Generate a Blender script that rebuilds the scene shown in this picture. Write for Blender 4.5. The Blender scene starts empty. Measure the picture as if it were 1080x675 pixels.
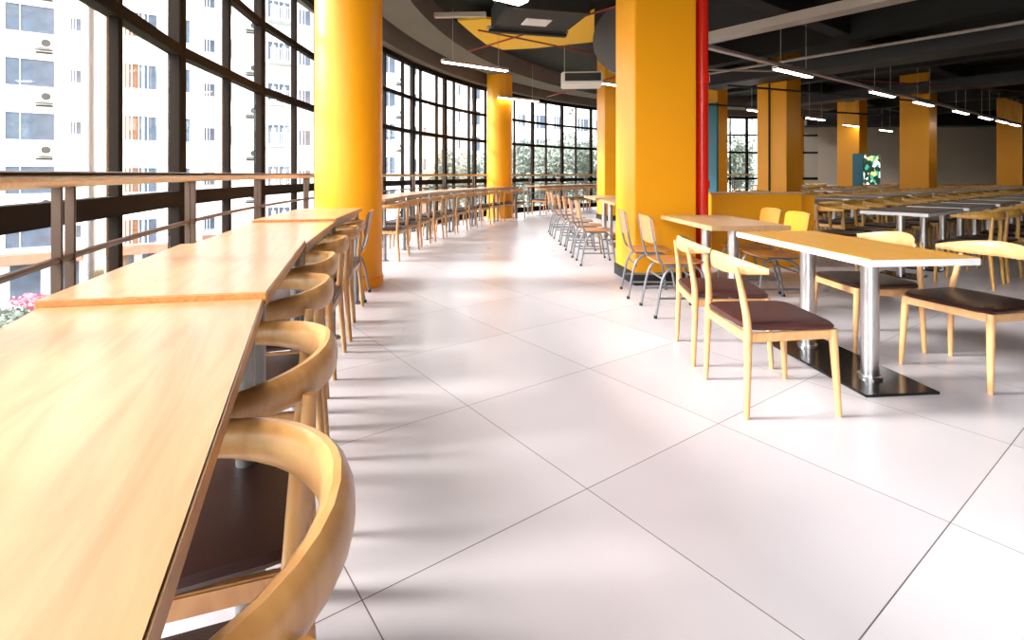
import bpy, bmesh, math, random
from mathutils import Vector, Matrix
random.seed(7)
C = bpy.data.collections.new('cafeteria'); bpy.context.scene.collection.children.link(C)
PI = math.pi; R_ = math.radians
CX, CY = 12.5, 7.0                      # centre of the round hall
U = Vector((.808, .589, 0)).normalized(); N = Vector((-.589, .808, 0)).normalized()   # building grid
AU = math.atan2(U.y, U.x)
def arc(phi, r, z=0): return Vector((CX - r*math.cos(R_(phi)), CY + r*math.sin(R_(phi)), z))
def st(s, t, z=0): return U*s + N*t + Vector((0, 0, z))

# ------------------------------------------------------------------ materials
def new_mat(name):
    m = bpy.data.materials.new(name); m.use_nodes = True
    nt = m.node_tree; return m, nt, nt.nodes['Principled BSDF']
def mat(name, col, rough=.5, metal=0, bump=0, bscale=40, var=0, vscale=3, coat=0, spec=.5):
    m, nt, b = new_mat(name)
    b.inputs['Base Color'].default_value = (*col, 1); b.inputs['Roughness'].default_value = rough
    b.inputs['Metallic'].default_value = metal; b.inputs['Coat Weight'].default_value = coat
    b.inputs['Specular IOR Level'].default_value = spec
    tc = nt.nodes.new('ShaderNodeTexCoord')
    n = nt.nodes.new('ShaderNodeTexNoise'); n.inputs['Scale'].default_value = vscale; n.inputs['Detail'].default_value = 4
    nt.links.new(tc.outputs['Object'], n.inputs['Vector'])
    mx = nt.nodes.new('ShaderNodeMix'); mx.data_type = 'RGBA'
    mx.inputs['A'].default_value = (*[c*(1-var) for c in col], 1); mx.inputs['B'].default_value = (*[min(1, c*(1+var)) for c in col], 1)
    nt.links.new(n.outputs['Fac'], mx.inputs['Factor']); nt.links.new(mx.outputs['Result'], b.inputs['Base Color'])
    if bump:
        n2 = nt.nodes.new('ShaderNodeTexNoise'); n2.inputs['Scale'].default_value = bscale
        nt.links.new(tc.outputs['Object'], n2.inputs['Vector'])
        bp = nt.nodes.new('ShaderNodeBump'); bp.inputs['Strength'].default_value = bump; bp.inputs['Distance'].default_value = .01
        nt.links.new(n2.outputs['Fac'], bp.inputs['Height']); nt.links.new(bp.outputs['Normal'], b.inputs['Normal'])
    return m
def wood(name, c1, c2, rough=.35, scale=(1.5, 14, 14), coat=.2, dist=3.0):
    m, nt, b = new_mat(name)
    b.inputs['Roughness'].default_value = rough; b.inputs['Coat Weight'].default_value = coat; b.inputs['Coat Roughness'].default_value = .2
    tc = nt.nodes.new('ShaderNodeTexCoord'); mp = nt.nodes.new('ShaderNodeMapping'); mp.inputs['Scale'].default_value = scale
    nt.links.new(tc.outputs['Object'], mp.inputs['Vector'])
    n = nt.nodes.new('ShaderNodeTexNoise'); n.inputs['Scale'].default_value = 1.3; n.inputs['Detail'].default_value = 6; n.inputs['Distortion'].default_value = dist
    nt.links.new(mp.outputs['Vector'], n.inputs['Vector'])
    cr = nt.nodes.new('ShaderNodeValToRGB'); e = cr.color_ramp.elements
    e[0].position = .32; e[0].color = (*c1, 1); e[1].position = .62; e[1].color = (*c2, 1)
    nt.links.new(n.outputs['Fac'], cr.inputs['Fac']); nt.links.new(cr.outputs['Color'], b.inputs['Base Color'])
    n2 = nt.nodes.new('ShaderNodeTexNoise'); n2.inputs['Scale'].default_value = 9; nt.links.new(mp.outputs['Vector'], n2.inputs['Vector'])
    bp = nt.nodes.new('ShaderNodeBump'); bp.inputs['Strength'].default_value = .12; bp.inputs['Distance'].default_value = .002
    nt.links.new(n2.outputs['Fac'], bp.inputs['Height']); nt.links.new(bp.outputs['Normal'], b.inputs['Normal'])
    return m
def emit(name, col, s):
    m, nt, b = new_mat(name); b.inputs['Base Color'].default_value = (*col, 1)
    b.inputs['Emission Color'].default_value = (*col, 1); b.inputs['Emission Strength'].default_value = s
    return m
M = {}
M['counter'] = wood('blond_counter_wood', (.40, .20, .078), (.49, .275, .128), .33, (1.1, 7, 7), .25, 2.2)
M['counter_edge'] = wood('counter_edge_wood', (.36, .14, .025), (.48, .21, .045), .4, (2, 20, 20))
M['chairwood'] = wood('chair_ash_wood', (.45, .21, .065), (.55, .29, .105), .34, (6, 6, 2.2), .3)
M['chairpale'] = wood('chair_pale_wood', (.62, .315, .125), (.70, .385, .165), .36, (6, 6, 2.2), .3)
M['rowwood'] = wood('chair_honey_wood', (.50, .23, .035), (.60, .32, .07), .35, (6, 6, 2.2), .3)
M['ply'] = wood('orange_plywood', (.46, .17, .05), (.56, .25, .09), .35, (2, 14, 14), .25)
M['plyyellow'] = wood('yellow_plywood', (.80, .28, .02), (.86, .34, .03), .38, (2, 14, 14), .25)
M['tabletop'] = wood('honey_table_laminate', (.58, .25, .02), (.66, .32, .04), .42, (12, 1.4, 8), .1)
M['tablepale'] = wood('tan_table_laminate', (.50, .28, .13), (.58, .34, .17), .42, (12, 1.4, 8), .1)
M['tablegrey'] = wood('taupe_table_laminate', (.24, .165, .105), (.29, .21, .14), .55, (1.4, 12, 8), .05)
M['whiteedge'] = mat('white_edge_band', (.82, .80, .80), .4)
M['leather'] = mat('brown_leather', (.055, .014, .012), .5, bump=.06, bscale=160, var=.2, vscale=8)
M['darkleather'] = mat('dark_leather', (.034, .013, .011), .38, bump=.06, bscale=160, var=.2, vscale=8)
M['steel'] = mat('brushed_steel', (.62, .60, .60), .28, 1, var=.06, vscale=30)
M['greytube'] = mat('grey_tube', (.22, .22, .23), .38, .6)
M['brownsteel'] = mat('warm_rail_steel', (.10, .065, .05), .45, .2, spec=.3, var=.1)
M['handrail'] = wood('handrail_wood', (.52, .27, .045), (.64, .37, .07), .35, (3, 20, 20), .4)
M['blackplate'] = mat('black_base_plate', (.02, .018, .018), .16, .3)
M['frame'] = mat('dark_window_frame', (.016, .011, .009), .75, 0, spec=.08)
M['black'] = mat('black_paint', (.012, .011, .011), .7)
M['rubber'] = mat('black_rubber', (.015, .015, .015), .8)
M['yellow'] = mat('amber_paint', (.88, .355, .005), .42, var=.03, vscale=1.2, spec=.4)
M['yellowceil'] = mat('amber_ceiling_paint', (.93, .52, .02), .6, var=.04)
M['red'] = mat('red_pipe_paint', (.85, .02, .008), .3)
M['teal'] = mat('teal_panel', (.0, .13, .18), .4)
M['ceil'] = mat('black_ceiling', (.011, .010, .010), .8, bump=.3, bscale=8, var=.3, vscale=1)
M['beam'] = mat('charcoal_beam', (.015, .0135, .013), .75, var=.25, vscale=2)
M['soffit'] = mat('grey_concrete_soffit', (.15, .125, .11), .8, bump=.2, bscale=20, var=.15, vscale=1.5)
M['tray'] = mat('galvanised_tray', (.50, .42, .37), .5, .3, var=.15)
M['duct'] = mat('grey_duct', (.045, .042, .045), .6, .2)
M['taupe'] = mat('taupe_wall_paint', (.52, .45, .39), .7, var=.05, vscale=.5)
M['acwhite'] = mat('white_enamel', (.78, .76, .74), .4)
M['drum'] = mat('drum_grey', (.14, .125, .135), .6)
M['sprinkler'] = mat('sprinkler_red', (.28, .012, .012), .4)
M['lamp'] = emit('lamp_tube', (1, .95, .88), 11)
M['panel'] = mat('pale_vent', (.8, .76, .78), .5)
M['facade'] = mat('white_render', (.80, .79, .79), .8, var=.03, vscale=.3)
M['peach'] = mat('peach_render', (.33, .13, .08), .8, var=.08, vscale=.4)
M['tan'] = mat('tan_render', (.66, .44, .30), .8, var=.06, vscale=.3)
M['bluewin'] = mat('blue_window_glass', (.05, .068, .10), .6, var=.6, vscale=2.2)
M['curtain'] = mat('orange_curtain', (.17, .075, .035), .8, var=.3, vscale=4)
M['whiteframe'] = mat('white_window_frame', (.5, .5, .52), .5)
M['acgrille'] = mat('grey_fan_grille', (.03, .03, .03), .6)
M['leaf'] = mat('tree_leaves', (.15, .175, .14), .6, var=.4, vscale=.8)
M['bark'] = mat('tree_bark', (.10, .07, .05), .9, bump=.4)
M['pink'] = mat('pink_blossom', (.60, .16, .22), .7, var=.3)
M['lawn'] = mat('garden_ground', (.16, .18, .11), .9, var=.5, vscale=.12)
M['paving'] = mat('pavement', (.34, .31, .30), .85, var=.15, vscale=.5)

def glass_mat():
    m = bpy.data.materials.new('window_glass'); m.use_nodes = True; nt = m.node_tree; nt.nodes.clear()
    o = nt.nodes.new('ShaderNodeOutputMaterial'); t = nt.nodes.new('ShaderNodeBsdfTransparent'); t.inputs['Color'].default_value = (.93, .95, .95, 1)
    g = nt.nodes.new('ShaderNodeBsdfGlossy'); g.inputs['Roughness'].default_value = .02
    f = nt.nodes.new('ShaderNodeLayerWeight'); f.inputs['Blend'].default_value = .5
    pw = nt.nodes.new('ShaderNodeMath'); pw.operation = 'POWER'; pw.inputs[1].default_value = 5; nt.links.new(f.outputs['Facing'], pw.inputs[0])
    ma = nt.nodes.new('ShaderNodeMath'); ma.operation = 'MULTIPLY_ADD'; ma.inputs[1].default_value = .5; ma.inputs[2].default_value = .015; nt.links.new(pw.outputs[0], ma.inputs[0])
    mx = nt.nodes.new('ShaderNodeMixShader'); nt.links.new(ma.outputs[0], mx.inputs[0]); nt.links.new(t.outputs[0], mx.inputs[1]); nt.links.new(g.outputs[0], mx.inputs[2])
    nt.links.new(mx.outputs[0], o.inputs['Surface']); return m
M['glass'] = glass_mat()

def floor_mat():
    m, nt, b = new_mat('polished_floor_tiles'); L = nt.links.new
    tc = nt.nodes.new('ShaderNodeTexCoord'); mp = nt.nodes.new('ShaderNodeMapping')
    mp.vector_type = 'TEXTURE'; mp.inputs['Rotation'].default_value = (0, 0, AU); mp.inputs['Location'].default_value = (0, 0, .37)
    L(tc.outputs['Object'], mp.inputs['Vector'])
    sp = nt.nodes.new('ShaderNodeSeparateXYZ'); L(mp.outputs['Vector'], sp.inputs[0])
    T = .862
    def math_(op, a, bb=None):
        n = nt.nodes.new('ShaderNodeMath'); n.operation = op
        for i, v in enumerate((a, bb)):
            if v is None: continue
            if isinstance(v, (int, float)): n.inputs[i].default_value = v
            else: L(v, n.inputs[i])
        return n.outputs[0]
    ds, cells = [], []
    for ax, off in (('X', .508), ('Y', 1.402)):
        q = math_('DIVIDE', math_('SUBTRACT', sp.outputs[ax], off), T)
        cells.append(math_('FLOOR', q)); fr = math_('FRACT', q)
        ds.append(math_('MULTIPLY', math_('MINIMUM', fr, math_('SUBTRACT', 1.0, fr)), T))
    dmin = math_('MINIMUM', ds[0], ds[1]); joint = math_('LESS_THAN', dmin, .0018)
    cb = nt.nodes.new('ShaderNodeCombineXYZ'); L(cells[0], cb.inputs[0]); L(cells[1], cb.inputs[1])
    wn = nt.nodes.new('ShaderNodeTexWhiteNoise'); L(cb.outputs[0], wn.inputs['Vector'])
    n = nt.nodes.new('ShaderNodeTexNoise'); n.inputs['Scale'].default_value = 1.7; n.inputs['Detail'].default_value = 2; L(mp.outputs['Vector'], n.inputs['Vector'])
    v = math_('ADD', math_('MULTIPLY', wn.outputs['Value'], .35), math_('MULTIPLY', n.outputs['Fac'], .65))
    cr = nt.nodes.new('ShaderNodeValToRGB'); e = cr.color_ramp.elements
    e[0].position = .2; e[0].color = (.56, .508, .53, 1); e[1].position = .8; e[1].color = (.68, .635, .655, 1); L(v, cr.inputs['Fac'])
    mx = nt.nodes.new('ShaderNodeMix'); mx.data_type = 'RGBA'; L(joint, mx.inputs['Factor']); L(cr.outputs['Color'], mx.inputs['A'])
    mx.inputs['B'].default_value = (.10, .08, .08, 1); L(mx.outputs['Result'], b.inputs['Base Color'])
    rg = nt.nodes.new('ShaderNodeMapRange'); rg.inputs['To Min'].default_value = .24; rg.inputs['To Max'].default_value = .36
    L(n.outputs['Fac'], rg.inputs['Value']); L(rg.outputs[0], b.inputs['Roughness'])
    b.inputs['Specular IOR Level'].default_value = .55
    return m
M['floor'] = floor_mat()

def poster_mat():
    m, nt, b = new_mat('patterned_poster'); L = nt.links.new
    tc = nt.nodes.new('ShaderNodeTexCoord'); v = nt.nodes.new('ShaderNodeTexVoronoi'); v.inputs['Scale'].default_value = 7
    L(tc.outputs['Object'], v.inputs['Vector']); sp = nt.nodes.new('ShaderNodeSeparateColor'); L(v.outputs['Color'], sp.inputs[0])
    cr = nt.nodes.new('ShaderNodeValToRGB'); cr.color_ramp.interpolation = 'CONSTANT'; e = cr.color_ramp.elements
    e[0].color = (.01, .03, .02, 1); e[1].position = .3; e[1].color = (.05, .30, .22, 1)
    for p, c in ((.5, (.75, .8, .78, 1)), (.7, (.02, .05, .04, 1)), (.86, (.45, .5, .2, 1))):
        q = e.new(p); q.color = c
    L(sp.outputs[0], cr.inputs['Fac']); L(cr.outputs['Color'], b.inputs['Base Color'])
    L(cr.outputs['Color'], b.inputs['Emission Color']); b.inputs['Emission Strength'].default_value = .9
    return m
M['poster'] = poster_mat()

# ------------------------------------------------------------------ mesh builder
class MB:
    def __init__(s): s.v = []; s.f = []; s.m = []
    def add(s, vs, fs, mi=0):
        k = len(s.v); s.v += [tuple(p) for p in vs]; s.f += [[i+k for i in f] for f in fs]; s.m += [mi]*len(fs); return s
    def box(s, c, d, rot=0, mi=0, tilt=None):
        c = Vector(c); hx, hy, hz = d[0]/2, d[1]/2, d[2]/2
        mt = Matrix.Rotation(rot, 3, 'Z')
        if tilt: mt = mt @ Matrix.Rotation(tilt[1], 3, tilt[0])
        vs = [c + mt @ Vector((x*hx, y*hy, z*hz)) for z in (-1, 1) for y in (-1, 1) for x in (-1, 1)]
        return s.add(vs, [(0, 2, 3, 1), (4, 5, 7, 6), (0, 1, 5, 4), (2, 6, 7, 3), (0, 4, 6, 2), (1, 3, 7, 5)], mi)
    def bar(s, a, b, w, h, mi=0):                       # rectangular bar from a to b
        a, b = Vector(a), Vector(b); d = b-a; L = d.length
        q = d.to_track_quat('X', 'Z'); vs = []
        for z in (-1, 1):
            for y in (-1, 1):
                for x in (0, L): vs.append(a + q @ Vector((x, y*w/2, z*h/2)))
        return s.add(vs, [(0, 2, 3, 1), (4, 5, 7, 6), (0, 1, 5, 4), (2, 6, 7, 3), (0, 4, 6, 2), (1, 3, 7, 5)], mi)
    def prism(s, pts, z0, z1, mi=0, mtop=None):
        n = len(pts); vs = [(p[0], p[1], z0) for p in pts] + [(p[0], p[1], z1) for p in pts]
        s.add(vs, [[i, (i+1) % n, n+(i+1) % n, n+i] for i in range(n)] + [list(range(n))[::-1]], mi)
        k = len(s.v)-n; s.f.append([k+i for i in range(n)]); s.m.append(mi if mtop is None else mtop); return s
    def loft(s, rings, cap=True, mi=0, closed=False):
        n = len(rings[0]); vs = [p for r in rings for p in r]; fs = []
        K = len(rings)
        for i in range(K if closed else K-1):
            j = (i+1) % K
            for a in range(n): b = (a+1) % n; fs.append([i*n+a, i*n+b, j*n+b, j*n+a])
        if cap and not closed: fs += [list(range(n))[::-1], [(K-1)*n+a for a in range(n)]]
        return s.add(vs, fs, mi)
    def tube(s, pts, rad, n=10, mi=0, sec=None, up=(0, 0, 1)):     # sec: (w,h) half sizes per point: elliptical section
        pts = [Vector(p) for p in pts]; K = len(pts)
        if not isinstance(rad, (list, tuple)): rad = [rad]*K
        rings = []
        prev = None
        for i, p in enumerate(pts):
            t = (pts[min(i+1, K-1)] - pts[max(i-1, 0)]).normalized()
            if sec: ref = Vector(up)
            else: ref = prev if prev is not None else (Vector((0, 0, 1)) if abs(t.z) < .9 else Vector((1, 0, 0)))
            x = ref - t*ref.dot(t)
            if x.length < 1e-5: x = Vector((1, 0, 0)) - t*t.x
            x.normalize(); y = t.cross(x); prev = x
            w, h = (sec[i] if sec else (rad[i], rad[i]))
            rings.append([p + y*(w*math.cos(2*PI*a/n)) + x*(h*math.sin(2*PI*a/n)) for a in range(n)])
        return s.loft(rings, mi=mi)
    def cyl(s, c, r, z0, z1, n=24, r1=None, mi=0):
        r1 = r if r1 is None else r1
        return s.loft([[Vector((c[0]+q*math.cos(2*PI*a/n), c[1]+q*math.sin(2*PI*a/n), z)) for a in range(n)] for q, z in ((r, z0), (r1, z1))], mi=mi)
    def build(s, name, mats, parent=None, bevel=0, smooth=True, seg=2):
        me = bpy.data.meshes.new(name); me.from_pydata(s.v, [], s.f)
        if not isinstance(mats, (list, tuple)): mats = [mats]
        for m in mats: me.materials.append(M[m])
        for p, mi in zip(me.polygons, s.m): p.material_index = mi
        bm = bmesh.new(); bm.from_mesh(me)
        bmesh.ops.recalc_face_normals(bm, faces=bm.faces)
        if bevel:
            ed = [e for e in bm.edges if len(e.link_faces) == 2 and e.calc_face_angle(0) > .6]
            bmesh.ops.bevel(bm, geom=ed, offset=bevel, segments=seg, affect='EDGES', clamp_overlap=True)
        bm.to_mesh(me); bm.free()
        if smooth:
            for p in me.polygons: p.use_smooth = True
            me.set_sharp_from_angle(angle=R_(38))
        o = bpy.data.objects.new(name, me); C.objects.link(o)
        if parent: o.parent = parent
        return o
def smooth_path(pts, k=6):
    P = [Vector(p) for p in pts]; out = []
    for i in range(len(P)-1):
        p0, p1, p2, p3 = P[max(i-1, 0)], P[i], P[i+1], P[min(i+2, len(P)-1)]
        for j in range(k):
            t = j/k
            out.append(.5*((2*p1)+(-p0+p2)*t+(2*p0-5*p1+4*p2-p3)*t*t+(-p0+3*p1-3*p2+p3)*t**3))
    return out + [P[-1]]
def lerp_list(vals, k):
    out = []
    for i in range(len(vals)-1):
        for j in range(k):
            t = j/k; a, b = vals[i], vals[i+1]
            out.append(tuple(x+(y-x)*t for x, y in zip(a, b)) if isinstance(a, tuple) else a+(b-a)*t)
    return out + [vals[-1]]
def tag(o, label=None, cat=None, group=None, kind=None):
    if label: o['label'] = label
    if cat: o['category'] = cat
    if group: o['group'] = group
    if kind: o['kind'] = kind
    return o
def empty(name, loc=(0, 0, 0), rz=0, **k):
    o = bpy.data.objects.new(name, None); C.objects.link(o); o.location = loc; o.rotation_euler = (0, 0, rz); o.empty_display_size = .1
    return tag(o, **k)
def copy_tree(o, parent=None):
    c = o.copy(); C.objects.link(c); c.parent = parent
    for ch in list(o.children): copy_tree(ch, c)
    return c
def dup(root, loc, rz, label, group=None):
    c = copy_tree(root); c.location = loc; c.rotation_euler = (0, 0, rz); c['label'] = label
    if group: c['group'] = group
    return c
ORD = ['first', 'second', 'third', 'fourth', 'fifth', 'sixth', 'seventh', 'eighth', 'ninth', 'tenth', 'eleventh', 'twelfth', 'thirteenth', 'fourteenth', 'fifteenth', 'sixteenth']

# ------------------------------------------------------------------ room shell
CEIL = 4.3
pts = [arc(p, 15.55) for p in range(-62, 94, 2)] + [Vector((30, 24.3, 0)), Vector((30, -7, 0)), Vector((5.2, -7, 0))]
tag(MB().prism(pts, -.25, 0).build('floor', 'floor', smooth=False), 'pale pinkish grey polished floor laid in large square tiles', kind='structure')
tag(MB().prism(pts, CEIL, CEIL+.3).build('ceiling', 'ceil', smooth=False), 'black painted ceiling slab above the beams', kind='structure')
tag(MB().box((21.2, 24.15, 2.15), (17.8, .3, 4.3)).build('wall_back', 'taupe', smooth=False), 'plain taupe wall at the far end of the hall', kind='structure')
tag(MB().box((29.85, 8.5, 2.15), (.3, 31, 4.3)).build('wall_right', 'taupe', smooth=False), kind='structure')
pw = [arc(p, 15.25) for p in range(-62, -40, 3)] + [arc(-41.2, 15.25), arc(-41.2, 15.5)] + [arc(p, 15.5) for p in range(-43, -63, -3)]
tag(MB().prism(pw, 0, CEIL).build('wall_left', 'taupe'), kind='structure')  # unseen; made solid instead of glass to cut daylight from behind the camera
tag(MB().box((17.6, -6.85, 2.15), (24.6, .3, 4.3)).build('wall_front', 'taupe', smooth=False), kind='structure')
# window bays along the curve
thick = [-41.1, -33.9, -26.7, -19.45, -11.5, -4.65, 2.2, 9.5, 16.8, 22.6, 28.2, 33.9, 39.6, 45.5, 51.3, 57.2, 63.1, 69, 74.9, 80.9, 86.8, 92.7]
thin = {-26.7: [-23, ], -19.45: [-15.25], -11.5: [-8.05], -4.65: [-1.1], 2.2: [5.8], 9.5: [11.84, 14.9], 16.8: [18.1, 21.0], 22.6: [24.2, 27.05], 28.2: [30.2], 33.9: [35.9], 39.6: [42.2], 45.5: [48.2], 51.3: [54.2]}
GR = 15.36
ZT = [(.0, .14, .1), (.945, 1.055, .09), (2.08, 2.16, .09), (2.83, 2.90, .08), (3.56, 3.66, .1)]
for i in range(len(thick)-1):
    a, b = thick[i], thick[i+1]
    w = tag(empty('window_%d' % (i+1)), 'dark-framed full-height window bay of the curved glass wall', kind='structure')
    A, B = arc(a, GR), arc(b, GR); d = (B-A).normalized(); rot = math.atan2(d.y, d.x)
    fr = MB(); fr.box(Vector((A.x, A.y, 1.83)), (.10, .09, 3.66), rot)
    fr.build('mullion', 'frame', w, bevel=.006)
    ths = thin.get(a, [(a+b)/2])
    tm = MB()
    for th in ths:
        P = A + (B-A)*((th-a)/(b-a)); tm.box((P.x, P.y, 1.83), (.05, .065, 3.66), rot)
    tm.build('thin_mullion', 'frame', w, bevel=.004)
    tr = MB()
    for z0, z1, dp in ZT: tr.bar(A+d*.02+Vector((0, 0, (z0+z1)/2)), B-d*.02+Vector((0, 0, (z0+z1)/2)), dp, z1-z0)
    tr.build('transom', 'frame', w, bevel=.004)
    MB().bar(A+Vector((0, 0, 1.83)), B+Vector((0, 0, 1.83)), .012, 3.6).build('pane', 'glass', w, smooth=False)
# window head beam and soffit
def ring(r0, r1, z0, z1, p0=-62, p1=93):
    m = MB(); rs = []
    for p in [p0+(p1-p0)*k/100 for k in range(101)]:
        rs.append([arc(p, r0, z0), arc(p, r1, z0), arc(p, r1, z1), arc(p, r0, z1)])
    return m.loft(rs)
tag(ring(15.1, 15.6, 3.66, CEIL).build('trim_1', 'soffit'), 'curved taupe head beam over the windows', kind='structure')
tag(ring(14.1, 14.8, 3.86, CEIL).build('trim_2', 'soffit'), 'curved grey concrete beam following the glass wall', kind='structure')
tag(ring(15.25, 15.5, -.02, .06).build('trim_3', 'frame'), kind='structure')
tag(ring(14.8, 15.1, 4.1, CEIL-.01).build('trim_4', 'beam'), kind='structure')

tag(MB().box((21.4, 23.45, 3.83), (16.6, 1.0, .93)).build('trim_5', 'beam', smooth=False), 'dark bulkhead along the top of the taupe wall', kind='structure')
# columns
def round_column(name, x, y, r, label):
    e = empty(name, (x, y, 0), label=label, cat='column', kind='structure')
    MB().cyl((0, 0), r, 0, CEIL, 64).build('shaft', 'yellow', e)
    MB().cyl((0, 0), r+.012, 0, .10, 64).build('skirting', 'yellow', e, bevel=.004)
    return e
round_column('column', -1.74, 5.52, .345, 'large round amber column at the end of the near window counter')
round_column('column', -.34, 14.1, .345, 'slender round amber column at the far end of the second window counter')
def square_column(x, y, s, th, label, skirt='black', sk_h=.13):     # x,y = near corner; sides run along th and th+90
    e = empty('column', (x, y, 0), th, label=label, cat='column', kind='structure')
    MB().box((s/2, s/2, CEIL/2), (s, s, CEIL)).build('shaft', 'yellow', e, bevel=.01)
    if skirt: MB().box((s/2, s/2, sk_h/2), (s+.03, s+.03, sk_h)).build('skirting', skirt, e, bevel=.004)
    return e
big = square_column(1.31, 5.5, .68, R_(6), 'broad square amber column behind the tan table, red pipe at its side')
square_column(2.37, 13.2, .75, R_(6), 'square amber column partly hidden behind the broad one')
k1 = square_column(6.8, 12.8, .75, AU, 'square amber column with a dark vertical conduit, beyond the low partition')
MB().box((-.02, .42, CEIL/2), (.035, .04, CEIL)).build('conduit', 'black', k1, bevel=.005)
k2 = square_column((.672*19.2), 19.2, .75, AU, 'square amber column carrying the patterned picture panel')
square_column(.807*15.7, 15.7, .75, AU, 'square amber column to the right of the picture-panel column')
square_column(.988*20, 20, .75, AU, 'square amber column farthest right against the taupe wall')
square_column(.552*22, 22, .62, AU, 'thin-looking amber column at the left end of the taupe wall')
k3 = square_column(.398*16, 16, .55, AU, 'square column with a teal panel, seen beside the red pipe')
p = tag(MB().box((0, 0, 0), (.1, .8, 3.3)).build('teal_panel', 'teal', bevel=.01), 'tall teal panel fixed to the column beside the red pipe', 'panel')
q = k3.location + N*.36 - U*.06; p.location = (q.x, q.y, 1.75); p.rotation_euler.z = AU
# picture panel
e = empty('picture_panel', (k2.location.x, k2.location.y, 0), AU, label='boxed picture panel in green, white and black, teal side, on an amber column', cat='picture')
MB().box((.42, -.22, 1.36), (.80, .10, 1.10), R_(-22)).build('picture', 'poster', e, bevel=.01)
MB().box((.42, -.10, 1.36), (.12, .2, .5)).build('bracket', 'black', e)
MB().box((-.06, .02, 1.33), (.08, .34, 1.25)).build('side_panel', 'teal', e, bevel=.01)

# low partition
e = empty('low_partition', (2.55, 6.55, 0), 0, label='low amber partition wall behind the tan table', cat='partition')
MB().box((.56, .12, .465), (1.16, .2, .93)).build('panel', 'yellow', e, bevel=.008)
MB().box((.56, .12, .94), (1.2, .24, .025)).build('capping', 'tablepale', e, bevel=.004)
MB().box((1.3, .6, .45), (.16, .9, .9)).build('return_panel', 'yellow', e, bevel=.008)

# red pipe
e = empty('standpipe', (2.125, 5.78, 0), 0, label='thick glossy red vertical fire pipe beside the broad amber column', cat='pipe')
MB().cyl((0, 0), .068, 0, CEIL, 28).build('pipe', 'red', e)
for z in (.35, 1.02, 2.2, 3.3): MB().cyl((0, 0), .083, z, z+.09, 28).build('coupling', 'red', e, bevel=.006)

# ------------------------------------------------------------------ railing
def railing(p0, p1, idx):
    P0 = arc(p0, 15.0)
    e = empty('railing', (P0.x, P0.y, 0), 0, label='%s bay of the wood-topped steel railing along the glass wall, counted from the camera' % idx, cat='railing', group='railing bays along the curved glass wall')
    path = [arc(p0+(p1-p0)*k/6, 15.0)-P0 for k in range(7)]
    MB().tube([q+Vector((0, 0, 1.158)) for q in path], 0, 12, sec=[(.036, .024)]*7).build('handrail', 'handrail', e)
    MB().tube([q+Vector((0, 0, 1.186)) for q in path], 0, 8, sec=[(.022, .006)]*7).build('handrail_cap', 'brownsteel', e)
    for z in (.885, .60, .32): MB().tube([q+Vector((0, 0, z)) for q in path], .013, 8).build('rail', 'brownsteel', e)
    for dp in (0, .38):
        a = arc(p0+dp, 15.0)-P0; d = arc(p0+dp+.1, 15.0)-arc(p0+dp, 15.0); rot = math.atan2(d.y, d.x)
        m = MB(); m.box((a.x, a.y, .57), (.012, .032, 1.14), rot); m.box((a.x, a.y, .005), (.08, .1, .01), rot)
        m.build('post', 'brownsteel', e, bevel=.003)
k = 0
for n in range(-2, 19):
    p0 = -20.4+5.75*n; railing(p0, p0+5.75, ORD[n+2] if n+2 < 16 else ['seventeenth', 'eighteenth', 'nineteenth', 'twentieth', 'twenty-first'][n+2-16])

# ------------------------------------------------------------------ window counters
def counter(corners, z, label, group, thk=.035, legs=True):
    c0 = Vector(((corners[0][0]+corners[2][0])/2, (corners[0][1]+corners[2][1])/2, 0))
    d = Vector((corners[1][0]-corners[0][0], corners[1][1]-corners[0][1], 0)); rz = math.atan2(d.y, d.x)
    e = empty('window_counter', c0, rz, label=label, cat='counter', group=group)
    mt = Matrix.Rotation(-rz, 3, 'Z'); L = [mt @ (Vector((p[0], p[1], 0))-c0) for p in corners]
    MB().prism([(p.x, p.y) for p in L], z-thk, z, mi=1, mtop=0).build('counter_top', ['counter', 'counter_edge'], e, bevel=.003)
    if legs:
        for i in range(4):
            p = L[i]*.86
            m = MB(); m.cyl((p.x, p.y), .022, .0, z-thk, 16); m.cyl((p.x, p.y), .05, 0, .012, 16); m.build('leg', 'greytube', e)
        m = MB(); m.bar((L[0]*.86)+Vector((0, 0, z-thk-.02)), (L[1]*.86)+Vector((0, 0, z-thk-.02)), .03, .03); m.build('apron', 'greytube', e)
T = .85
CS = [((-.217, .26), (-.66, 1.373), (-1.173, 1.276), (-.66, .10)),
      ((-.652, 1.375), (-.99, 2.48), (-1.49, 2.32), (-1.18, 1.275)),
      ((-.99, 2.485), (-1.247, 3.65), (-1.78, 3.52), (-1.49, 2.325)),
      ((-1.247, 3.655), (-1.40, 4.83), (-1.95, 4.74), (-1.78, 3.525))]
for i, c in enumerate(CS):
    counter(c, T + (.018 if i % 2 else 0), ['nearest blond wood window counter, filling the lower left corner', 'second blond wood window counter, beginning at the dark seam',
            'third blond wood window counter from the camera', 'blond wood window counter ending at the round amber column'][i], 'window counters before the round column')
n2 = 6
for i in range(n2):
    a = -.2+(30-(-.2))*i/n2; b = -.2+(30+.2)*(i+1)/n2-.05
    counter((arc(a, 14.2), arc(b, 14.2), arc(b, 14.7), arc(a, 14.7)), T, '%s counter section past the big round amber column' % ORD[i], 'window counters between the two round columns')
for i in range(5):
    a = 34.5+5.2*i; b = a+5.15
    counter((arc(a, 14.2), arc(b, 14.2), arc(b, 14.7), arc(a, 14.7)), T, '%s counter section past the slender round column' % ORD[i], 'far window counters')

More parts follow.
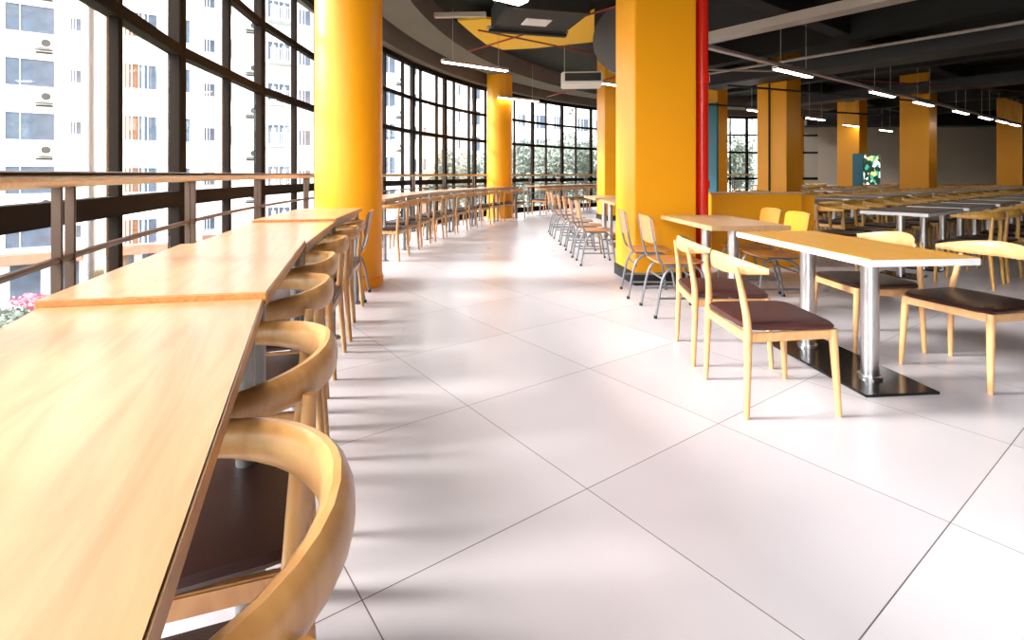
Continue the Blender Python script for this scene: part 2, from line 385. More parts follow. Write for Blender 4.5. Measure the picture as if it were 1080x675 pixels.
# ------------------------------------------------------------------ chairs
def superellipse(hx, hy, z, n=28, e=4.5, cx=0, taper=0):
    out = []
    for a in range(n):
        t = 2*PI*a/n; c, s_ = math.cos(t), math.sin(t)
        x = hx*abs(c)**(2/e)*(1 if c >= 0 else -1); y = hy*abs(s_)**(2/e)*(1 if s_ >= 0 else -1)
        y *= 1+taper*x/hx
        out.append(Vector((cx+x, y, z)))
    return out
def wood_chair(name, label, wm, lm, rim, group=None):
    e = empty(name, label=label, cat='chair', group=group)
    rx = -.215
    for sy in (-1, 1):
        if rim: path = [(rx-.03, sy*.235, 0), (rx, sy*.228, .40), (rx-.005, sy*.215, .56), (rx-.015, sy*.20, .735)]; rr = [.013, .020, .018, .014]
        else: path = [(rx-.012, sy*.242, 0), (rx, sy*.23, .40), (rx-.010, sy*.207, .56), (rx-.036, sy*.184, .722)]; rr = [.013, .020, .017, .012]
        MB().tube(smooth_path(path, 4), lerp_list(rr, 4), 10).build('leg', wm, e)
        MB().tube([(.235, sy*.235, 0), (.222, sy*.228, .22), (.21, sy*.222, .425)], [.013, .018, .021], 10).build('leg', wm, e)
    m = MB()
    for sy in (-1, 1): m.bar((rx, sy*.224, .385), (.21, sy*.222, .402), .022, .045)
    m.bar((.212, -.22, .402), (.212, .22, .402), .022, .045); m.bar((rx, -.226, .385), (rx, .226, .385), .022, .045)
    m.build('seat_frame', wm, e, bevel=.004)
    s = MB(); rings = [superellipse(.215, .225, .420, e=7), superellipse(.232, .240, .426, taper=.02, e=7), superellipse(.238, .246, .438, taper=.02, e=7), superellipse(.228, .236, .451, taper=.02, e=7), superellipse(.19, .2, .459, taper=.03), superellipse(.10, .11, .4595)]
    s.loft(rings); s.build('seat', lm, e)
    if rim:
        P, S = [], []
        for k in range(-12, 13):
            th = k/12*R_(112); x = -.02-.255*math.cos(th); y = .262*math.sin(th)
            if abs(th) > PI/2: y = math.copysign(.262, th)-(abs(th)-PI/2)*math.copysign(.03, th); x = -.02+(abs(th)-PI/2)*.30
            f = abs(k)/12; P.append(Vector((x, y, .752-.012*f)))
            S.append((.018+.005*(1-f) if f < .95 else .012, .033*(1-f)**.8+.016))
        MB().tube(P, 0, 14, sec=S).build('back_rail', wm, e)
    else:
        P, S = [], []
        for k in range(-10, 11):
            f = k/10; P.append(Vector((-.263+.130*abs(f)**2.1, .272*f, .715+.012*(1-abs(f)))))
            S.append((.0125-.003*abs(f), .033*(1-abs(f)**2.4)+.014))
        MB().tube(P, 0, 12, sec=S).build('back_rail', wm, e)
    return e
def school_chair(label, seatm, backm, group=None):
    e = empty('plywood_chair', label=label, cat='chair', group=group)
    for sy in (-1, 1):
        MB().tube(smooth_path([(.22, sy*.21, .01), (.17, sy*.195, .33), (.12, sy*.188, .41), (.02, sy*.185, .432), (-.10, sy*.188, .40), (-.17, sy*.195, .31), (-.23, sy*.21, .01)], 5), .0115, 8).build('side_frame', 'greytube', e)
        MB().tube(smooth_path([(.10, sy*.165, .432), (-.12, sy*.175, .43), (-.19, sy*.178, .47), (-.225, sy*.178, .60), (-.265, sy*.172, .83)], 5), .0105, 8).build('back_post', 'greytube', e)
        MB().tube([(.197, sy*.202, .16), (-.207, sy*.202, .16)], .009, 8).build('stretcher', 'greytube', e)
        m = MB()
        for x in (.222, -.232): m.cyl((x, sy*.21), .015, 0, .025, 10)
        m.build('foot_cap', 'rubber', e)
    m = MB(); m.tube([(.16, -.19, .30), (.16, .19, .30)], .009, 8); m.tube([(-.15, -.19, .31), (-.15, .19, .31)], .009, 8); m.build('cross_bar', 'greytube', e)
    MB().loft([superellipse(.20, .20, .442, e=5), superellipse(.205, .205, .448, e=5), superellipse(.20, .20, .455, e=5)]).build('seat', seatm, e)
    m = MB(); rings = []
    for k in range(-8, 9):
        f = k/8; y = .195*f; x = -.262+.028*f*f; hz = .115*(1-abs(f)**6*.25); ring_ = []
        for dx, dz in ((-.006, -1), (-.007, 0), (-.006, 1), (.006, 1), (.005, 0), (.006, -1)): ring_.append(Vector((x+dx-.17*dz*hz+.0, y, .72+dz*hz)))
        rings.append(ring_)
    m.loft(rings).build('backrest', backm, e)
    return e
# wooden armless chairs round the honey table
c3 = wood_chair('dining_chair', 'pale wood chair with brown seat at the honey table, nearest the open floor', 'chairpale', 'leather', False, 'pale chairs at the honey table')
c3.location = (1.352, 2.745, 0); c3.rotation_euler.z = R_(2)
dup(c3, (1.37, 3.40, 0), R_(-6), 'pale wood chair with brown seat behind the front one, aisle side of the honey table')
c4 = dup(c3, (2.72, 3.07, 0), R_(198), 'pale wood chair, nearly black seat, right of the honey table, closer to the camera')
c5 = dup(c3, (2.50, 3.66, 0), R_(181), 'pale wood chair, nearly black seat, right of the honey table, partly hidden by its top')
for c in (c4, c5):
    for ch in c.children:
        if ch.name.startswith('seat') and 'frame' not in ch.name:
            ch.data = ch.data.copy(); ch.data.materials[0] = M['darkleather']
# counter chairs with wrap-round back rail
bc = wood_chair('counter_chair', 'x', 'chairwood', 'darkleather', True, 'wooden chairs at the near window counters')
spots = [(.69, -.23), (1.245, -.44), (1.93, -.685), (2.50, -.86), (3.22, -1.035), (3.88, -1.165), (4.40, -1.27)]
labs = ['wood chair with curved wrap-round back in the lower left corner, closest to the camera', 'second wrap-round wood chair along the near counter, dark seat showing below the rail',
        'third wrap-round wood chair along the near counter', 'fourth wrap-round wood chair along the near counter', 'fifth wrap-round wood chair along the near counter',
        'sixth wrap-round wood chair along the near counter', 'last wrap-round wood chair before the round amber column']
# one more chair, mostly under the counter beside the camera
for i, (Y, X) in enumerate(spots):
    h = R_(180+23-13*min(1, max(0, (Y-.5)/4))) ; f = Vector((math.cos(h), math.sin(h), 0))
    P = Vector((X, Y, 0)) + f*.278
    if i == 0: bc.location = P; bc.rotation_euler.z = h; bc['label'] = labs[0]
    else: dup(bc, P, h + R_([0, 2, -2, 3, -3, 2, -2][i]), labs[i])
sc = school_chair('x', 'ply', 'ply', 'plywood chairs with grey metal frames')
sc.location = (-1.62, 4.93, 0); sc.rotation_euler.z = R_(190); sc['label'] = 'reddish plywood chair tucked against the round amber column, end of the near counter'
# second counter chairs
n = 11
for i in range(n):
    ph = .9+28.2*i/(n-1); P = arc(ph, 13.98+random.uniform(-.03, .03)+.278); h = math.atan2(P.y-CY, P.x-CX)
    dup(bc, (P.x, P.y, 0), h+R_(random.uniform(-5, 5)), '%s wrap-round wood chair at the second counter, counted from the big round column' % ORD[i], 'wooden chairs at the second window counter')
for i in range(10):
    ph = 35.6+25*i/10; P = arc(ph, 14.0+.25); h = math.atan2(P.y-CY, P.x-CX)
    dup(bc, (P.x, P.y, 0), h+R_(random.uniform(-5, 5)), '%s wood chair at the far counter, counted from the slender round column' % ORD[i], 'wooden chairs at the far window counter')
# plywood chairs
G = 'plywood chairs with grey metal frames'
dup(sc, (1.40, 4.45, 0), R_(2), 'plywood chair with grey metal legs, aisle side of the tan table, beside the pale chairs', G)
dup(sc, (1.345, 5.10, 0), R_(-3), 'plywood chair with grey metal legs in front of the broad amber column', G)
ya = dup(sc, (2.39, 4.78, 0), R_(180), 'bright amber-backed plywood chair at the tan table, wall side, right one', G)
yb = dup(sc, (2.41, 5.31, 0), R_(180), 'orange-backed plywood chair at the tan table, wall side, beside the red pipe', G)
for c in (ya, yb):
    for ch in c.children:
        if ch.name.startswith('backrest'): ch.data = ch.data.copy(); ch.data.materials[0] = M['plyyellow']; ch['label'] = 'bright amber backrest'
for i, (x, y) in enumerate(((1.12, 6.88), (1.10, 7.52), (1.08, 8.22), (1.05, 8.85), (1.0, 9.7), (.98, 10.35))):
    dup(sc, (x, y, 0), R_(random.uniform(-4, 4)), '%s plywood chair left of the tables beyond the broad amber column' % ORD[i], G)
for i, (x, y) in enumerate(((2.55, 7.3), (2.5, 8.1), (2.5, 8.8), (2.4, 9.9))):
    dup(sc, (x, y, 0), R_(180), '%s plywood chair right of the tables beyond the broad amber column' % ORD[i], G)

# ------------------------------------------------------------------ tables
def cafe_table(label, L, W, topm, legs=2, group=None, plate=True, edge='whiteedge'):
    e = empty('dining_table', label=label, cat='table', group=group)
    MB().box((0, 0, .755-.0025), (W-.006, L-.006, .005)).build('table_surface', topm, e, smooth=False)
    MB().box((0, 0, .733), (W, L, .036)).build('table_edge', edge, e, bevel=.003)
    for y in (-.27, .27):
        m = MB(); m.cyl((0, y), .046, .015, .715, 32); m.cyl((0, y), .062, .013, .03, 32)
        m.build('leg', 'steel', e)
    MB().box((0, 0, .711), (.36, .9, .01)).build('mounting_plate', 'blackplate', e, bevel=.002)
    MB().box((0, 0, .0075), (.43, 1.0, .015)).build('base_plate', 'blackplate', e, bevel=.004)
    return e
t1 = cafe_table('honey laminate table with white edge, two steel columns and black base plate', 1.27, .61, 'tabletop', group='tables beside the aisle')
t1.location = (2.035, 3.245, 0); t1.rotation_euler.z = R_(5.5)
t2 = cafe_table('tan laminate table behind the honey one, in front of the red pipe', 1.17, .68, 'tablepale', group='tables beside the aisle', edge='tablepale')
t2.location = (1.935, 4.84, 0); t2.rotation_euler.z = R_(4)
for i, (x, y) in enumerate(((1.88, 6.98), (1.86, 8.35), (1.80, 9.78))):
    dup(t2, (x, y, 0), R_(2), '%s tan laminate table in line beyond the broad amber column' % ORD[i])

# hall tables in rows on the building grid
gt = cafe_table('x', .66, 1.3, 'tablegrey', group='grey tables in the hall')
for o in list(gt.children): bpy.data.objects.remove(o)
MB().box((0, 0, .7525), (1.294, .654, .005)).build('table_surface', 'tablegrey', gt, smooth=False)
MB().box((0, 0, .733), (1.3, .66, .036)).build('table_edge', 'whiteedge', gt, bevel=.003)
for x in (-.4, .4):
    m = MB(); m.cyl((x, 0), .04, .015, .715, 20); m.build('leg', 'steel', gt)
    m = MB(); m.box((x, 0, .0075), (.36, .42, .015)); m.build('base_plate', 'blackplate', gt, bevel=.003)
hc = wood_chair('dining_chair', 'x', 'rowwood', 'darkleather', True, 'wooden chairs in the hall rows')
def merged(root, name):
    v, f, mi, mats = [], [], [], []
    for ch in root.children:
        me = ch.data; k = len(v); v += [tuple(p.co) for p in me.vertices]
        for p in me.polygons:
            f.append([i+k for i in p.vertices]); mt = me.materials[p.material_index]
            if mt not in mats: mats.append(mt)
            mi.append(mats.index(mt))
    me = bpy.data.meshes.new(name); me.from_pydata(v, [], f)
    for m in mats: me.materials.append(m)
    for p, k in zip(me.polygons, mi): p.material_index = k; p.use_smooth = True
    me.set_sharp_from_angle(angle=R_(38)); return me
hc_me = merged(hc, 'dining_chair'); gt_me = merged(gt, 'dining_table')
cols_xy = [(c.location.x, c.location.y) for c in C.objects if c.name.startswith('column')]
def near_col(P, r):
    for x, y in cols_xy:
        q = Vector((x, y, 0)) + U*.37 + N*.37
        if (Vector((P.x, P.y, 0))-q).length < r: return True
    return False
first_t = first_c = True
rows = [2.2, 4.15, 6.1, 8.05, 10.0, 11.9]
for ri, t in enumerate(rows):
    s = 7.61; ti = 0
    while s < 34:
        P = st(s, t); ratio = P.x/P.y
        if P.y < 23.0 and P.x < 29 and ratio < 1.06 and ratio > (.50 if ri else .0) and not near_col(P, 1.0):
            lab = 'grey-topped table, %s along the %s row of the hall' % (ORD[ti], ORD[ri])
            if P.y < 11:
                if first_t: gt.location = P; gt.rotation_euler.z = AU; gt['label'] = lab; first_t = False
                else: dup(gt, P, AU, lab)
            else:
                o = bpy.data.objects.new('dining_table', gt_me); C.objects.link(o); o.location = P; o.rotation_euler.z = AU
                tag(o, lab, 'table', 'grey tables in the hall')
            for side in (-1, 1):
                for k in (-1, 1):
                    Q = st(s+k*.33, t+side*random.uniform(.56, .66)); h = AU + (-PI/2 if side > 0 else PI/2)+R_(random.uniform(-8, 8))
                    if Q.x/Q.y > 1.05 or Q.y > 23.3 or near_col(Q, .72): continue
                    lab = 'wood chair, %s side, %s seat, %s table of the %s hall row' % ('near' if side < 0 else 'far', 'left' if k < 0 else 'right', ORD[ti], ORD[ri])
                    if P.y < 11:
                        if first_c: hc.location = Q; hc.rotation_euler.z = h; hc['label'] = lab; first_c = False
                        else: dup(hc, Q, h, lab)
                    else:
                        o = bpy.data.objects.new('dining_chair', hc_me); C.objects.link(o); o.location = Q; o.rotation_euler.z = h
                        tag(o, lab, 'chair', 'wooden chairs in the hall rows')
            ti += 1
        s += 1.55

# ------------------------------------------------------------------ ceiling services
def beam(a, b, w, h, m, label, name='beam', cat='beam', kind='structure', bev=.01):
    a, b = Vector(a), Vector(b); o = MB().bar((0, 0, 0), b-a, w, h).build(name, m, bevel=bev); o.location = a
    return tag(o, label, cat, None, kind)
bi = 0
for k in range(7):
    s = 3.0+4.2*k
    a, b = st(s, -9, 4.05), st(s, 16, 4.05)
    # clip to the hall
    ps = [st(s, t_) for t_ in [x*.25 for x in range(-40, 70)]]
    ps = [p_ for p_ in ps if p_.x > 3.3 and (p_-Vector((CX, CY, 0))).length < 14.05 or (p_.x > CX and p_.y < 23.9 and p_.x < 29.5 and p_.y > -6.5)]
    if len(ps) > 4: beam(ps[0]+Vector((0, 0, 4.05)), ps[-1]+Vector((0, 0, 4.05)), .35, .48, 'beam', 'dark ceiling beam, cross direction, %s in order' % ORD[k])
for k in range(6):
    t = -3.2+3.8*k
    ps = [st(s_, t) for s_ in [x*.25 for x in range(-20, 160)]]
    ps = [p_ for p_ in ps if p_.x > 3.3 and (p_-Vector((CX, CY, 0))).length < 14.05 or (p_.x > CX and p_.y < 23.9 and p_.x < 29.5 and p_.y > -6.5)]
    if len(ps) > 4: beam(ps[0]+Vector((0, 0, 4.1)), ps[-1]+Vector((0, 0, 4.1)), .3, .38, 'beam', 'dark ceiling beam, long direction, %s in order' % ORD[k])
def lamp(P, label, L=1.35, dirv=U, z=2.95, ztop=4.2, w=.11, name='linear_lamp'):
    rz = math.atan2(dirv.y, dirv.x); e = empty(name, (P[0], P[1], 0), rz, label=label, cat='ceiling lamp', group='linear ceiling lamps')
    MB().box((0, 0, z+.035), (L, w, .05)).build('housing', 'tray', e, bevel=.005)
    MB().box((0, 0, z+.003), (L-.04, w-.02, .014)).build('diffuser', 'lamp', e, bevel=.003)
    for x in (-L*.35, L*.35): MB().cyl((x, 0), .006, z+.06, ztop, 8).build('hanger', 'tray', e)
    return e
for i, (x, y) in enumerate(((4.95, 9.08), (8.25, 11.5), (10.4, 13.05), (12.9, 14.85), (15.0, 16.36), (16.6, 17.5), (18.1, 18.6))):
    lamp((x, y), '%s lamp along the tray running right over the hall' % ORD[i], 1.3)
for i, (x, y) in enumerate(((9.75, 16.6), (15.2, 21.0), (7.0, 14.6), (12.4, 18.9))):
    lamp((x, y), '%s lamp of the rear lamp row near the taupe wall' % ORD[i], 1.2, z=2.95)
lamp((-.67, 9.72), 'lit lamp over the second counter, left of the slender round column', 1.45, z=3.2)
lamp((.18, 14.0), 'lit lamp just right of the slender round column', 1.35, z=3.2)
lamp((2.55, 11.9), 'lit lamp beside the broad amber column, half hidden', 1.35, z=3.2)
lamp((-.02, 6.0), 'bright lamp at the upper edge above the aisle', .42, z=3.2, w=.2)
# lamp tray
beam(Vector((2.2, 7.12, 3.06)), Vector((18.9, 19.25, 3.06)), .10, .05, 'tray', 'pale cable tray the hall lamps hang under', 'cable_tray', 'cable tray', 'thing', .004)
beam(Vector((3.05, 9.45, 3.55)), Vector((8.2, 3.0, 3.55)), .30, .14, 'tray', 'wide beige cable tray crossing at the upper right', 'cable_tray', 'cable tray', 'thing', .006)
def pipe(a, b, r, m, label, cat='pipe'):
    a, b = Vector(a), Vector(b); o = MB().tube([(0, 0, 0), (b-a)*.5, b-a], r, 12).build('ceiling_pipe', m); o.location = a; return tag(o, label, cat)
pipe((4.0, 13.3, 3.6), (10.2, 5.6, 3.6), .032, 'tray', 'thin light grey pipe crossing the dark ceiling at the upper right')
pipe((3.0, 10.6, 3.35), (6.2, 10.9, 3.35), .022, 'tray', 'short pale pipe behind the red standpipe')
pipe((5.5, 15.5, 3.3), (16, 19.5, 3.3), .03, 'duct', 'grey pipe over the rear of the hall')
pipe((5.0, 12.0, 3.25), (13, 15.2, 3.25), .025, 'duct', 'grey pipe above the conduit column')
pipe((-.6, 9.2, 3.75), (3.6, 12.4, 3.75), .016, 'sprinkler', 'thin red sprinkler pipe near the yellow ceiling patch')
pipe((-.9, 10.6, 3.7), (2.2, 7.0, 3.7), .016, 'sprinkler', 'thin red sprinkler pipe crossing above the fan coil unit')
pipe((1.0, 14.8, 3.4), (3.4, 9.4, 3.4), .016, 'sprinkler', 'thin red sprinkler pipe running to the broad amber column')
pipe((8, 11.9, 3.35), (20, 15.5, 3.35), .016, 'sprinkler', 'thin red sprinkler pipe over the hall tables')
# ducts
beam(Vector((5.2, 13.8, 3.6)), Vector((11.5, 5.6, 3.6)), .9, .28, 'duct', 'wide dark air duct over the hall', 'air_duct', 'duct', 'thing', .02)
beam(Vector((8.5, 18.5, 3.62)), Vector((17.8, 6.6, 3.62)), .7, .26, 'duct', 'second dark air duct deeper in the hall', 'air_duct', 'duct', 'thing', .02)
e = empty('round_duct', (2.08, 9.2, 0), label='large round grey duct to the left of the broad amber column', cat='duct')
m = MB(); m.tube([(0, 0, 3.62), (.75, 1.6, 3.62), (1.5, 3.2, 3.62)], .66, 40); m.build('duct_body', 'drum', e)
m = MB(); m.tube([(.3, .64, 3.62), (.34, .725, 3.62)], .675, 40); m.build('flange', 'drum', e)
m = MB(); m.box((.35, .75, 4.26), (.9, .06, .08)); m.box((1.2, 2.55, 4.26), (.9, .06, .08)); m.build('hanger_strap', 'black', e)
# yellow ceiling patch
yp = [(-1.0, 9.5), (-.76, 10.5), (-.56, 11.2), (-.2, 11.7), (.5, 11.55), (1.75, 11.0), (1.42, 8.9), (1.04, 9.85), (.65, 10.2), (.1, 9.6), (-.48, 9.37)]
tag(MB().prism([Vector(p) for p in yp], 4.0, 4.04).build('ceiling_panel', 'yellowceil', smooth=False), 'amber painted ceiling patch with a curved edge', 'ceiling panel')
beam((-1.35, 9.0, 3.95), (-.45, 8.95, 3.95), .10, .08, 'tray', 'short grey steel bar at the left end of the amber ceiling patch', 'steel_bar', 'bar', 'thing', .004)
# hood-like dark unit
e = empty('exhaust_unit', (.42, 8.2, 0), R_(14), label='dark boxed exhaust unit with a pale louvred vent, hung under the yellow ceiling patch', cat='ventilation unit')
MB().box((0, 0, 3.78), (1.3, 1.15, .34)).build('casing', 'beam', e, bevel=.015)
MB().box((0, .6, 3.63), (1.42, .07, .05)).build('front_rail', 'tray', e, bevel=.005)
MB().box((0, .6, 3.58), (1.36, .10, .05)).build('lower_rail', 'black', e, bevel=.005)
m = MB(); m.box((-.02, .05, 3.605), (.42, .34, .012))
for k in range(5): m.box((-.02, -.09+.07*k, 3.597), (.40, .02, .012))
m.build('vent', 'panel', e, bevel=.002)
for x in (-.6, .6):
    for y in (-.5, .5): MB().cyl((x, y), .008, 3.95, 4.29, 8).build('hanger', 'tray', e)
# fan coil unit
e = empty('fan_coil_unit', (1.52, 11.2, 0), R_(-4), label='white ceiling-hung air conditioner with dark grille left of the broad column', cat='air conditioner')
m = MB(); m.add([(-.45, -.25, 3.12), (.42, -.25, 3.12), (.42, .3, 3.08), (-.45, .3, 3.08), (-.45, -.25, 3.36), (.42, -.25, 3.36), (.42, .3, 3.44), (-.45, .3, 3.44)], [(0, 1, 2, 3), (4, 5, 6, 7), (0, 1, 5, 4), (1, 2, 6, 5), (2, 3, 7, 6), (3, 0, 4, 7)])
m.build('casing', 'acwhite', e, bevel=.02)
m = MB(); m.box((0, -.256, 3.25), (.76, .012, .17))
for k in range(4): m.box((0, -.266, 3.18+.045*k), (.74, .012, .008))
m.build('grille', 'acgrille', e)
for x in (-.38, .36): MB().cyl((x, .05), .008, 3.4, 4.29, 8).build('hanger', 'tray', e)

# ------------------------------------------------------------------ outside
GZ = -5.5
tag(MB().box((-10, 40, GZ-.2), (260, 200, .4)).build('ground', 'lawn', smooth=False), 'garden ground far below the windows', kind='structure')
tag(MB().prism([Vector(p) for p in [(-60, 8), (-30, 22), (-8, 38), (30, 45), (30, 50), (-12, 43), (-34, 27), (-64, 14)]], GZ, GZ+.05).build('path', 'paving', smooth=False), kind='structure')
def win_unit(parent, w, h, kind):
    m = MB(); m.box((0, -.04, 0), (w, .08, h)); m.build('window', 'curtain' if kind == 'c' else 'bluewin', parent, smooth=False)
def building(label, right, L, zt, wm, columns, floors, z0, fh, depth=9, extra=None):
    """right: world XY of the right-hand end of the facade; facade runs back along -U for L metres."""
    e = empty('apartment_building', (right[0], right[1], 0), AU+PI, label=label, cat='building', group='white apartment blocks outside')
    # local: +x runs left along the facade, +y points to the viewer side
    MB().box((L/2, -depth/2, (zt+GZ)/2), (L, depth, zt-GZ)).build('wall', wm, e, smooth=False)
    protos = {}
    for f in range(floors):
        for (x, w, h, kd) in columns:
            zc = z0+f*fh-(1.25 if kd == 'ac' else 0)
            if z0+f*fh < -2.4 and L > 4: continue
            if kd in protos and protos[kd][1:] == (w, h):
                o = protos[kd][0].copy(); C.objects.link(o); o.parent = e; o.location = (x, 0, zc)
                for ch in protos[kd][0].children:
                    d = ch.copy(); C.objects.link(d); d.parent = o
                continue
            if kd == 'ac':
                m = MB(); m.box((0, .17, 0), (.7, .3, .5)); o = m.build('air_conditioner', 'acwhite', e, bevel=.02)
                m = MB(); m.tube([(-.1, .33, 0), (-.1, .345, 0)], .20, 20); m.box((0, .2, -.36), (.75, .2, .04)); m.box((0, .02, -.48), (.7, .04, .1)); d = m.build('fan_grille', 'acgrille', e); d.parent = o
            elif kd == 'balcony':
                m = MB(); m.box((0, .02, .2), (w, .04, h)); o = m.build('window', 'bluewin', e, smooth=False)
                m = MB(); m.box((0, .55, -h/2), (w+.2, 1.1, .14)); 
                for k in range(14): m.box((-w/2+w*k/13, 1.05, -h/2+.5), (.03, .03, .9))
                m.box((0, 1.05, -h/2+.95), (w+.1, .05, .05)); d = m.build('balcony', 'whiteframe', e); d.parent = o
                m = MB()
                for k in range(4): m.box((-w/2+w*(k+.5)/4+.2, .06, .2), (.06, .05, h))
                for k in range(2): m.box((-w/2+w*(k+.5)/2, .07, .1), (w*.18, .05, h*.8))
                d = m.build('window_frame', 'whiteframe', e); d.parent = o
            else:
                m = MB(); m.box((0, .02, 0), (w, .04, h)); o = m.build('window', 'curtain' if kd == 'c' else 'bluewin', e, smooth=False)
                m = MB(); m.box((0, .05, 0), (.05, .05, h)); m.box((0, .05, h/2), (w+.08, .06, .06)); m.box((0, .08, -h/2), (w+.1, .14, .06))
                m.box((w*.28, .05, 0), (w*.14, .03, h*.92)); d = m.build('window_frame', 'whiteframe', e); d.parent = o
            o.location = (x, 0, zc); protos[kd] = (o, w, h)
    if extra: extra(e)
    return e
def shops(e, L):
    m = MB(); m.box((L/2, .5, -3.25), (L-.2, 1.0, .5)); m.build('shop_awning', 'peach', e, bevel=.02)
    m = MB()
    for k in range(int(L/1.6)): m.box((.9+1.6*k, .03, -4.5), (1.2, .06, 1.9))
    m.build('shop_window', 'bluewin', e, smooth=False)
building('white apartment block seen through the leftmost window, blue curtained windows', (-23.9, 29), 18, 26, 'facade',
         [(.44, .42, .75, 's'), (2.7, 2.7, 1.5, 'w'), (1.75, 0, 0, 'ac'), (8.5, 2.4, 1.4, 'w2'), (13, 2.4, 1.4, 'w3')], 10, -4.86, 2.87, extra=lambda e: shops(e, 18))
building('white apartment block with orange curtained windows behind the thin mullion', (-19.8, 33), 4.9, 26, 'facade',
         [(2.82, .85, 1.5, 'w'), (3.62, .65, 1.5, 'c'), (4.4, 0, 0, 'ac'), (.9, .45, 1.5, 'c2')], 10, -5.35, 3.1, extra=lambda e: shops(e, 4.9))
building('white apartment block with balconies directly left of the big round column', (-15.0, 40), 7.85, 26, 'facade',
         [(1.0, .8, 1.2, 'w'), (2.85, 1.5, 1.4, 'balcony'), (4.7, 0, 0, 'ac'), (6.2, .5, 1.3, 'w2'), (7.3, .6, .9, 'w3')], 10, -5.2, 3.05, extra=lambda e: shops(e, 8))
building('white apartment block right of the big round column, air conditioners in a column', (-8.7, 48), 9, 28, 'facade',
         [(2.9, 1.2, 1.5, 'w'), (1.9, 0, 0, 'ac'), (.5, .6, 1.2, 'w2')], 10, -4.0, 3.0)
building('tan rendered block behind the second counter', (-6.9, 54), 3.4, 8.3, 'tan', [(2.6, .5, 1.2, 'c')], 4, -4.2, 3.2)
building('tall white block left of the slender round column', (-1.0, 62), 7.5, 34, 'facade',
         [(1.0, .9, 1.5, 'w'), (2.4, 0, 0, 'ac'), (4.2, 1.6, 1.6, 'w2'), (6.3, .6, 1.2, 'w3')], 11, -4.3, 3.0)
building('white block with grey windows behind the trees right of the slender column', (16, 74), 20, 38, 'facade',
         [(2, 1.8, 1.7, 'w'), (5, 1.2, 1.7, 'w2'), (8, 2.0, 1.7, 'w3'), (10.4, 0, 0, 'ac'), (12.4, 1.4, 1.7, 'w4'), (15.6, 2.2, 1.7, 'w5'), (18.3, 1, 1.5, 'w6')], 12, -4.4, 3.05)
building('white block seen between the red pipe and the conduit column', (38, 70), 14, 30, 'facade',
         [(2, 1.2, 1.5, 'w'), (6.5, 1.2, 1.5, 'w2'), (10.5, .8, 1.4, 'w3')], 6, -4.4, 4.2)

def leaves(n, rx, ry, rz, cz, size, seed):
    rd = random.Random(seed); m = MB()
    blobs = [(Vector((rd.uniform(-.6, .6)*rx, rd.uniform(-.6, .6)*ry, cz+rd.uniform(-.6, .6)*rz)), rd.uniform(.35, .6)) for _ in range(9)]
    for _ in range(n):
        c, q = rd.choice(blobs); v = Vector((rd.gauss(0, 1), rd.gauss(0, 1), rd.gauss(0, 1))).normalized()*rd.uniform(.6, 1)
        p = c+Vector((v.x*rx*q, v.y*ry*q, v.z*rz*q)); a = Vector((rd.gauss(0, 1), rd.gauss(0, 1), rd.gauss(0, 1))).normalized(); b = a.orthogonal().normalized()
        s = size*rd.uniform(.6, 1.3); m.add([p-a*s, p-b*s*.6, p+a*s, p+b*s*.6], [(0, 1, 2, 3)])
    return m
def tree(x, y, h, r, label, seed):
    e = empty('tree', (x, y, GZ), random.uniform(0, 6), label=label, cat='tree', group='trees outside the windows')
    leaves(4200, r, r, h*.34, h*.66, .15, seed).build('foliage', 'leaf', e, smooth=False)
    m = MB(); m.tube(smooth_path([(0, 0, 0), (.1, .05, h*.3), (-.05, .1, h*.6), (.1, 0, h*.85)], 3), lerp_list([.22, .17, .11, .04], 3), 8)
    for k in range(5):
        a = k*1.3; m.tube([(0, 0, h*(.35+.06*k)), (math.cos(a)*r*.4, math.sin(a)*r*.4, h*(.5+.06*k)), (math.cos(a)*r*.7, math.sin(a)*r*.7, h*(.62+.06*k))], [.09, .05, .02], 6)
    m.build('trunk', 'bark', e)
for i, (px, d, h, r) in enumerate(((540, 40, 11.2, 2.6), (560, 47, 13.4, 3.4), (588, 42, 12.4, 3.0), (612, 50, 13.6, 3.4), (636, 44, 12.2, 3.0), (660, 52, 13.6, 3.6), (498, 44, 11.5, 2.4), (775, 50, 13.2, 2.6), (470, 50, 11.5, 2.2))):
    tree((px-540)/545*d, d, h-2.5, r*.85, 'leafy grey-green tree, %s' % ['just right of the slender round column', 'beyond the windows beside the slender column', 'in the middle of the far window band',
         'right of the middle in the far window band', 'by the hidden amber column', 'hidden mostly by the broad amber column', 'behind the end of the second counter', 'in the small window beyond the red pipe', 'low before the tan block'][i], 11+i)
shr = [(4, 17.5), (16, 20.5), (30, 16.8), (40, 20), (54, 17.5), (66, 21), (2, 22.5), (84, 18.5), (108, 22), (28, 23.8), (128, 25.5), (60, 25)]
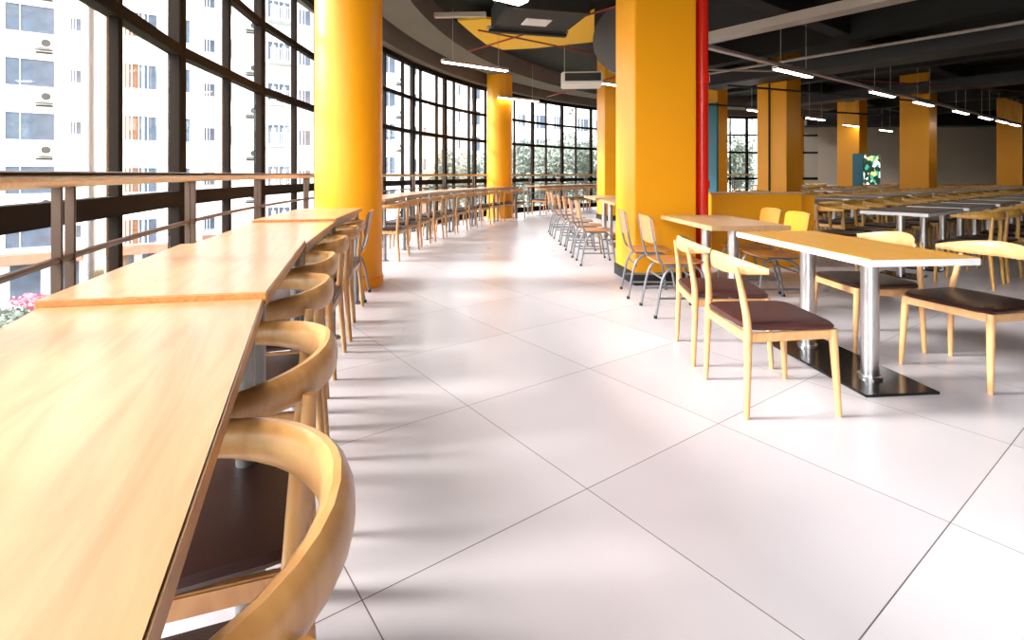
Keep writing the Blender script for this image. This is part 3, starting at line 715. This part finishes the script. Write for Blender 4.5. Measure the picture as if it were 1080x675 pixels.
for i, (px, y) in enumerate(shr):
    x = (px-540)/545*y; pk = i in (0, 2, 3, 7, 9)
    o = leaves(420, .8, .8, .55, .62, .10, 50+i).build('flowering_shrub' if pk else 'green_shrub', 'pink' if pk else 'leaf', smooth=False); o.location = (x, y, GZ)
    tag(o, ('pink blossoming shrub' if pk else 'green leafy shrub')+' down in the garden, %s of those below the near handrail' % ORD[i], 'shrub', 'garden shrubs below the windows')

# ------------------------------------------------------------------ light, world, camera
W = bpy.data.worlds.new('overcast_sky'); bpy.context.scene.world = W; W.use_nodes = True
nt = W.node_tree; bg = nt.nodes['Background']; sky = nt.nodes.new('ShaderNodeTexSky'); sky.sky_type = 'NISHITA'
sky.sun_elevation = R_(50); sky.sun_disc = False; sky.sun_rotation = R_(200); sky.dust_density = 4
mx = nt.nodes.new('ShaderNodeMix'); mx.data_type = 'RGBA'; mx.inputs['Factor'].default_value = .15
mx.inputs['A'].default_value = (1.0, .985, .975, 1); nt.links.new(sky.outputs[0], mx.inputs['B']); nt.links.new(mx.outputs['Result'], bg.inputs['Color'])
bg.inputs['Strength'].default_value = 2.7
sl = bpy.data.lights.new('sun', 'SUN'); sl.energy = 5.0; sl.angle = R_(12); sl.color = (1, .95, .90)
so = bpy.data.objects.new('sun', sl); C.objects.link(so); so.location = (-20, -5, 20)
so.rotation_euler = Vector((-math.cos(R_(25)), -.04, math.sin(R_(25)))).to_track_quat('Z', 'Y').to_euler()
cam = bpy.data.cameras.new('camera'); co = bpy.data.objects.new('camera', cam); C.objects.link(co)
co.location = (0, 0, 1.18); co.rotation_euler = (PI/2, 0, 0)
cam.sensor_width = 36; cam.lens = 36*545/1080; cam.shift_y = -(675/2-184)/1080; cam.clip_start = .02; cam.clip_end = 500
sc_ = bpy.context.scene; sc_.camera = co
vs = sc_.view_settings; vs.view_transform = 'Standard'; vs.look = 'None'; vs.gamma = 1; vs.use_curve_mapping = False; vs.exposure = 1.05
sc_.cycles.max_bounces = 10; sc_.cycles.diffuse_bounces = 5; sc_.cycles.transparent_max_bounces = 12; sc_.cycles.use_denoising = True
sc_.cycles.sample_clamp_indirect = 8
